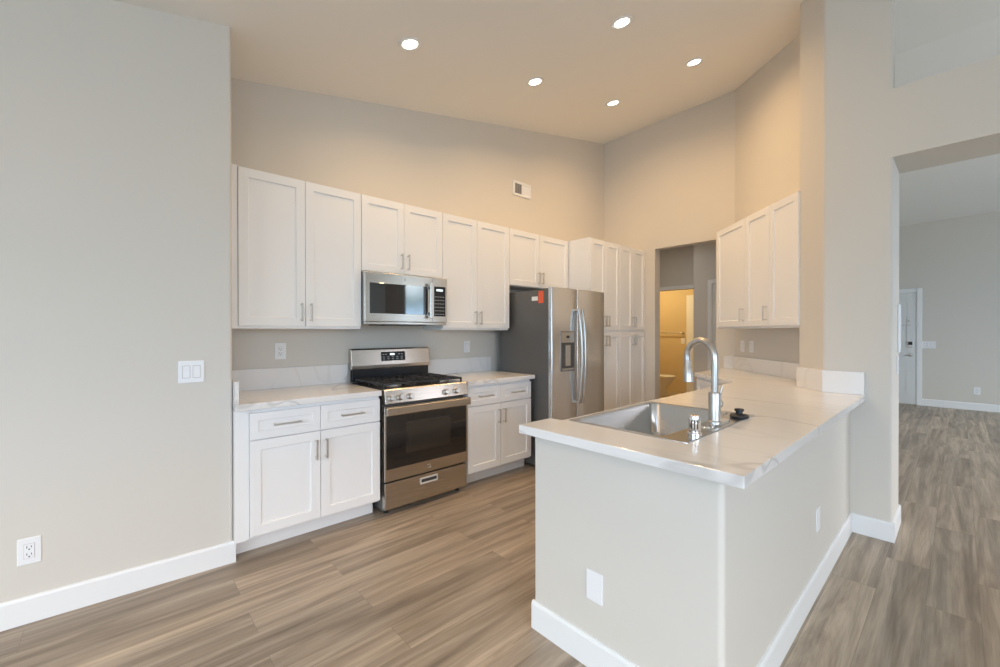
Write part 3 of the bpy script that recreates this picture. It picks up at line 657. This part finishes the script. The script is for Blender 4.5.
obj('handle', bm, M['steel'], md, bevel=.004)
bm = bmesh.new(); lathe(bm, [(.011, 0), (.011, .002), (.0095, .0025), (.009, .0018), (0, .0018)], (W*.46, .0003, H - .042), 24, '-y'); obj('badge', bm, M['nickel'], md, smooth=True)
bm = bmesh.new(); bx(bm, W*.807, W, 0, .033, .022, H - .002); cpn = obj('control_panel', bm, M['steel'], mw, bevel=.003)
bm = bmesh.new(); bx(bm, W*.825, W - .016, -.002, .0005, .075, H - .075); kp = obj('keypad', bm, M['panel_black'], cpn, bevel=.001)
bm = bmesh.new(); bx(bm, W*.855, W - .045, -.0026, -.0021, H - .115, H - .098); obj('clock', bm, M['display'], kp)
for i in range(4):
    for j in range(6):
        x = W*.836 + i*.026; z = .090 + j*.030; bm = bmesh.new(); bx(bm, x, x + .013, -.0026, -.0021, z, z + .005); obj('button', bm, M['legend'], kp)
bm = bmesh.new(); bx(bm, .004, W - .004, .004, .033, 0, .021); obj('bottom_trim', bm, M['steel'], mw, bevel=.002)
bm = bmesh.new(); bx(bm, .15, W*.72, -.003, .25, -.006, .0035); obj('vent_grille', bm, M['slot'], mw)

# ------------------------------------------------------------------ refrigerator
FX0, FX1, FY = 3.002, 3.865, 2.560
fr_ = thing('refrigerator', 'stainless steel side-by-side refrigerator with grey sides and water dispenser', 'refrigerator', (FX0, FY, 0)); W = FX1 - FX0
HT = 1.732
bm = bmesh.new(); bx(bm, .004, W - .004, .060, .735, .03, HT); cs = obj('case', bm, M['dark_side'], fr_, bevel=.004)
bm = bmesh.new(); bx(bm, .02, W - .02, .030, .059, .005, .10); obj('toe_grille', bm, M['slot'], fr_)
for x in (.08, W - .08): box('hinge_cover', M['dark_side'], fr_, x - .05, x + .05, .062, .15, HT + .0005, HT + .014, bevel=.004)
def fdoor(x0, x1, z0, z1):
    bm = bmesh.new(); n = 10; pts = [(x0, .054), (x0, .022)]
    for i in range(n + 1):
        t = i/n; pts.append((x0 + .006 + (x1 - x0 - .012)*t, .012 - .012*math.sin(math.pi*t)**.6))
    pts += [(x1, .022), (x1, .054)]
    prism(bm, pts, z0, z1); return obj('door', bm, M['steel_v'], fr_, bevel=.003, smooth=True)
XS = .388
ld_ = fdoor(0, XS - .002, .11, HT + .018); rd_ = fdoor(XS + .002, W, .11, HT + .018)
for dr_, x in ((ld_, XS - .020), (rd_, XS + .036)):
    bm = bmesh.new(); P = []
    for i in range(17):
        t = i/16; P.append((x, -.022 - .040*math.sin(math.pi*t)**.7, .62 + .93*t))
    tube(bm, P, .0145, 12)
    for z in (.632, 1.538): tube(bm, [(x, -.024, z), (x, .012, z)], .012, 12)
    obj('handle', bm, M['nickel'], dr_, smooth=True)
# ice and water dispenser in the left door
dx0, dx1, dz0, dz1 = .112, .330, .950, 1.335
bm = bmesh.new()
def frame(bm, x0, x1, z0, z1, w, ya, yb):
    bx(bm, x0, x0 + w, ya, yb, z0, z1); bx(bm, x1 - w, x1, ya, yb, z0, z1); bx(bm, x0 + w, x1 - w, ya, yb, z1 - w, z1); bx(bm, x0 + w, x1 - w, ya, yb, z0, z0 + w)
frame(bm, dx0, dx1, dz0, dz1, .012, -.005, .012); dsp = obj('dispenser', bm, M['frame_grey'], ld_, bevel=.002)
bm = bmesh.new(); bx(bm, dx0 + .012, dx1 - .012, -.0045, .0115, 1.225, dz1 - .012); obj('dispenser_panel', bm, M['nickel'], dsp, bevel=.002)
bm = bmesh.new(); bx(bm, dx0 + .085, dx1 - .085, -.0052, -.0046, 1.268, 1.292); obj('dispenser_display', bm, M['slot'], dsp)
bm = bmesh.new(); bx(bm, dx0 + .012, dx1 - .012, -.0015, .0005, dz0 + .012, 1.224); obj('dispenser_recess', bm, mat('dispenser_grey', (.12, .115, .11), .3, .4), dsp)
bm = bmesh.new(); bx(bm, dx0 + .075, dx1 - .07, -.0065, -.0016, 1.0, 1.2); obj('paddle', bm, M['nickel'], dsp, bevel=.002)
bm = bmesh.new(); bx(bm, dx0 + .02, dx1 - .02, -.018, -.002, dz0 + .013, dz0 + .028); obj('drip_tray', bm, M['nickel'], dsp, bevel=.002)
# stickers on the left side
bm = bmesh.new(); bx(bm, .0025, .0038, .117, .182, 1.605, 1.722); obj('energy_tag', bm, M['sticker_red'], cs)['label'] = 'orange red tag near the top front corner'
bm = bmesh.new(); bx(bm, .0025, .0038, .190, .270, 1.632, 1.672); obj('sticker', bm, M['sticker_white'], cs)['label'] = 'small white label beside the red tag'

# ------------------------------------------------------------------ ceiling downlights
tilt = math.atan(SL)
spots = ((1.483, 2.532, 'recessed ceiling light nearest the left wall'), (2.685, 1.642, 'recessed ceiling light highest in the photo, close to its top edge'), (2.742, 2.540, 'recessed ceiling light above the gap between range and refrigerator, middle of the back row'),
         (3.905, 1.644, 'recessed ceiling light closest to the angled wall'), (3.938, 2.514, 'recessed ceiling light nearest the back corner above the pantry'))
for x, y, lab in spots:
    t = thing('recessed_downlight', lab, 'ceiling light', (x, y, ceil_z(x, y) - .0005), 0, 'recessed downlights in the kitchen ceiling'); t.rotation_euler = (-math.atan(SY), -tilt, 0)
    bm = bmesh.new(); lathe(bm, [(.080, 0), (.080, -.004), (.075, -.007), (.056, -.005), (.051, -.001), (.051, 0)], seg=32); obj('trim_ring', bm, M['trim'], t, smooth=True)
    bm = bmesh.new(); lathe(bm, [(.050, -.001), (.050, -.0035), (.0, -.0035)], seg=32); obj('lens', bm, M['lens'], t)
    d = bpy.data.lights.new('downlight_lamp', 'AREA'); d.shape = 'DISK'; d.size = .095; d.energy = LAMP_W; d.color = (1.0, .635, .29); d.spread = math.radians(LAMP_SPREAD)
    o = bpy.data.objects.new('downlight_lamp', d); C.objects.link(o); o.parent = t; o.location = (0, 0, -.008)

d = bpy.data.lights.new('dining_lamp', 'AREA'); d.shape = 'DISK'; d.size = .3; d.energy = 7; d.color = (1.0, .60, .28)
o = bpy.data.objects.new('dining_lamp', d); C.objects.link(o); o.location = (-1.1, 1.1, ceil_z(-1.1, 1.1) - .06)

# ------------------------------------------------------------------ wall plates, vent
def at_wall(loc, nrm): return loc, math.atan2(nrm[1], nrm[0]) + math.pi/2
def plate(name, label, cat, loc, nrm, w, h, kind, group=None, n=1):
    l_, rz = at_wall(loc, nrm); t = thing(name, label, cat, l_, rz, group)
    bm = bmesh.new(); bx(bm, -w/2, w/2, -.006, 0, -h/2, h/2); obj('plate', bm, M['plastic'], t, bevel=.0025)
    for k in range(n):
        x = (k - (n - 1)/2)*.046
        if kind == 'rocker':
            bm = bmesh.new(); frame(bm, x - .0172, x + .0172, -.034, .034, .0016, -.0066, -.0055); obj('rocker_gap', bm, M['cab_in'], t)
            bm = bmesh.new(); extr(bm, [(-.0060, -.032), (-.0105, -.032), (-.0070, .0), (-.0075, .032), (-.0060, .032)], 'x', x - .0155, x + .0155); obj('rocker', bm, M['plastic'], t, bevel=.0006)
        elif kind == 'outlet':
            bm = bmesh.new(); frame(bm, x - .0172, x + .0172, -.034, .034, .0008, -.0066, -.0055); obj('insert_gap', bm, M['cab_in'], t)
            bm = bmesh.new(); bx(bm, x - .0162, x + .0162, -.0082, -.0058, -.033, .033); fc = obj('receptacle', bm, M['plastic'], t, bevel=.0006)
            for s in (-1, 1):
                bm = bmesh.new(); c = s*.0165
                bx(bm, x - .0085, x - .0060, -.0086, -.0080, c - .002, c + .008); bx(bm, x + .0060, x + .0085, -.0086, -.0080, c - .001, c + .007)
                bx(bm, x - .0026, x + .0026, -.0086, -.0080, c - .0105, c - .0055)
                obj('slot', bm, M['slot'], fc)
    return t
ln = (-.054, -1)
plate('light_switch', 'white double rocker light switch on the left wall', 'light switch', (.303, lw_y(.303), 1.112), ln, .116, .120, 'rocker', n=2)
plate('wall_outlet', 'white outlet low on the left wall near the floor', 'outlet', (-.298, lw_y(-.298), .328), ln, .076, .120, 'outlet')
plate('wall_outlet', 'white outlet on the back wall left of the gas range', 'outlet', (.902, BACK_Y, 1.186), (0, -1), .078, .122, 'outlet')
plate('light_switch', 'white single switch plate on the back wall right of the gas range', 'light switch', (2.660, BACK_Y, 1.178), (0, -1), .075, .120, 'rocker')
plate('blank_cover_plate', 'blank white cover plate on the short end of the peninsula', 'cover plate', (PEN_X, .967, .327), (-1, 0), .075, .120, 'blank')
plate('blank_cover_plate', 'blank white cover plate on the long side of the peninsula', 'cover plate', (2.66, PEN_Y, .366), (0, -1), .075, .120, 'blank')
n45 = (-1, 1)
for x, lab in ((5.010, 'white switch plate under corner cabinet, nearer the doorway'), (4.885, 'white switch plate under corner cabinet, farther from the doorway')):
    plate('light_switch', lab, 'light switch', (x, x - W2, 1.172), n45, .075, .120, 'rocker', 'switch plates under the corner cabinet')
plate('light_switch', 'white three-gang switch plate on the far wall by the front door', 'light switch', (EAST_X, .375, 1.09), (-1, 0), .17, .125, 'rocker', n=3)
plate('wall_outlet', 'white outlet low on the far entry wall', 'outlet', (EAST_X, -.194, .327), (-1, 0), .078, .122, 'outlet')
plate('light_switch', 'white switch plate on the jamb of the wide opening', 'light switch', (PART_X + .30, JAMB, 1.10), (0, -1), .075, .12, 'rocker')
t = thing('wall_panel', 'tall narrow white panel on the jamb of the wide opening', 'panel', (PART_X + .36, JAMB, 1.35), 0)
bm = bmesh.new(); bx(bm, -.045, .045, -.010, 0, -.165, .165); obj('cover', bm, M['plastic'], t, bevel=.004)
bm = bmesh.new(); bx(bm, -.034, .034, -.0125, -.0102, -.14, .14); obj('inset', bm, M['trim'], t, bevel=.002)

vt = thing('air_vent', 'small white return air grille high on the back wall', 'vent', (3.465, BACK_Y, 2.968)); w, h = .29, .165
bm = bmesh.new(); frame(bm, -w/2, w/2, -h/2, h/2, .026, -.010, 0); obj('frame', bm, M['trim'], vt, bevel=.002)
bm = bmesh.new(); bx(bm, -w/2 + .026, w/2 - .026, -.0012, -.0002, -h/2 + .026, h/2 - .026); obj('duct', bm, M['vent_in'], vt)
bm = bmesh.new(); n_ = 16; span = w - .052
for k in range(n_):
    x = -span/2 + span*(k + .5)/n_; s = 1 if k < n_/2 else -1
    v = [bm.verts.new(p) for p in ((x - s*.006, -.009, -h/2 + .026), (x + s*.004, -.0015, -h/2 + .026), (x + s*.004, -.0015, h/2 - .026), (x - s*.006, -.009, h/2 - .026))]
    bm.faces.new(v)
o = obj('louvre', bm, M['trim'], vt); s_ = o.modifiers.new('t', 'SOLIDIFY'); s_.thickness = .0012
bm = bmesh.new(); bx(bm, -.004, .004, -.0095, -.001, -h/2 + .026, h/2 - .026); obj('divider', bm, M['trim'], vt)

# ------------------------------------------------------------------ front door and its casing, hallway door
FD0, FD1, FDZ = .535, 1.43, 2.03
bm = bmesh.new(); bx(bm, EAST_X - .018, EAST_X, FD0 - .075, FD0 - .004, 0, FDZ + .075); bx(bm, EAST_X - .018, EAST_X, FD1 + .004, FD1 + .075, 0, FDZ + .075); bx(bm, EAST_X - .018, EAST_X, FD0 - .004, FD1 + .004, FDZ + .006, FDZ + .075)
struct(obj('trim_2', bm, M['trim'], bevel=.003), 'white casing around the front door')
def panel_door(name, label, x, y0, y1, z1):
    """slab on a wall facing -x, with raised-and-sunk panels"""
    root = bpy.data.objects.new(name, None); C.objects.link(root); root.location = (x, y1, 0); root.rotation_euler = (0, 0, -math.pi/2); struct(root, label)
    W = y1 - y0
    bm = bmesh.new(); bx(bm, .002, W - .002, -.010, -.0008, .012, z1); leaf = obj('leaf', bm, M['doorpaint'], root, bevel=.002)
    bm = bmesh.new()
    for a, b in ((.11, W/2 - .05), (W/2 + .05, W - .11)):
        for z0_, z1_ in ((.22, .80), (.95, 1.62), (1.72, z1 - .11)): frame(bm, a, b, z0_, z1_, .018, -.0145, -.0095)
    obj('panel_moulding', bm, M['doorpaint'], leaf, bevel=.002)
    return root, leaf, W
root, leaf, W = panel_door('door_1', 'white front door with electronic lock in the far entry wall', EAST_X, FD0, FD1, FDZ)
xk = W - .075
bm = bmesh.new(); bx(bm, xk - .035, xk + .035, -.034, -.0101, 1.03, 1.15); lk = obj('keypad_lock', bm, M['nickel'], leaf, bevel=.005)
bm = bmesh.new(); bx(bm, xk - .028, xk + .028, -.0365, -.0345, 1.085, 1.142); obj('keypad', bm, M['black'], lk)
bm = bmesh.new(); lathe(bm, [(.032, .0101), (.032, .018), (.012, .022), (.012, .05), (.0, .05)], (xk, 0, .90), 20, '-y'); tube(bm, [(xk, -.05, .90), (xk - .03, -.052, .90), (xk - .07, -.05, .897)], [.012, .010, .008], 10); obj('lever', bm, M['nickel'], leaf, smooth=True)
bm = bmesh.new(); lathe(bm, [(.018, .0146), (.018, .02), (.006, .022), (.0, .022)], (W - .10, 0, 1.52), 16, '-y'); bx(bm, W - .30, W - .07, -.02, -.0102, 1.436, 1.452); obj('door_guard', bm, M['nickel'], leaf)
# hallway door beside the bathroom
HD0, HD1, HDZ = 1.95, 2.45, 2.03
root, leaf, W = panel_door('door_2', 'white panel door in the hallway, half hidden by the corner cabinet', HALL_X, HD0, HD1, HDZ)
bm = bmesh.new(); bx(bm, HALL_X - .016, HALL_X, HD1 + .003, HD1 + .06, 0, HDZ + .06); bx(bm, HALL_X - .016, HALL_X, HD0, HD1 + .003, HDZ + .005, HDZ + .06)
struct(obj('trim_3', bm, M['trim'], bevel=.002), 'white casing of the hallway door')

# bathroom contents seen through the doorway
tb = thing('towel_bar', 'towel bar on the yellow bathroom wall', 'towel bar', (8.998, 4.32, 1.305), math.radians(-90))
bm = bmesh.new(); tube(bm, [(-.32, -.06, 0), (.32, -.06, 0)], .009, 10); obj('bar', bm, M['nickel'], tb, smooth=True)
for s in (-1, 1):
    bm = bmesh.new(); lathe(bm, [(.026, 0), (.026, .008), (.012, .012), (.012, .066), (.0, .07)], (s*.30, 0, 0), 16, '-y'); obj('bracket', bm, M['nickel'], tb, smooth=True)
tl = thing('toilet', 'white toilet glimpsed through the bathroom doorway', 'toilet', (8.32, 4.13, 0), 0)
def ell(cx, cy, a, b, z, n=24): return [(cx + a*math.cos(2*math.pi*k/n), cy + b*math.sin(2*math.pi*k/n), z) for k in range(n)]
def loft(bm, R):
    rings = [[bm.verts.new(p) for p in r] for r in R]
    for a, b in zip(rings, rings[1:]):
        for k in range(len(a)): bm.faces.new((a[k], a[(k+1) % len(a)], b[(k+1) % len(b)], b[k]))
    bm.faces.new(rings[0][::-1]); bm.faces.new(rings[-1])
bm = bmesh.new(); loft(bm, [ell(0, .12, .11, .22, 0), ell(0, .12, .105, .21, .03), ell(0, .10, .10, .18, .18), ell(0, .04, .15, .22, .29), ell(0, 0, .185, .25, .375), ell(0, 0, .185, .25, .39)]); obj('bowl', bm, M['porcelain'], tl, smooth=True)
bm = bmesh.new(); loft(bm, [ell(0, 0, .185, .25, .392), ell(0, 0, .19, .255, .40), ell(0, 0, .19, .255, .425), ell(0, 0, .17, .235, .437)]); obj('seat_lid', bm, M['porcelain'], tl, smooth=True)
bm = bmesh.new(); bx(bm, -.21, .21, .24, .42, .36, .73); tk = obj('tank', bm, M['porcelain'], tl, bevel=.02); bm = bmesh.new(); bx(bm, -.22, .22, .23, .43, .731, .765); obj('tank_lid', bm, M['porcelain'], tl, bevel=.008)
bm = bmesh.new(); bx(bm, 8.975, 8.999, 3.72, 3.935, 0, 2.1); struct(obj('trim_4', bm, M['trim'], bevel=.003), 'yellow lit door casing on the bathroom wall')
plate('light_switch', 'small switch plate on the yellow bathroom wall', 'light switch', (8.999, 4.015, 1.13), (-1, 0), .075, .12, 'rocker')
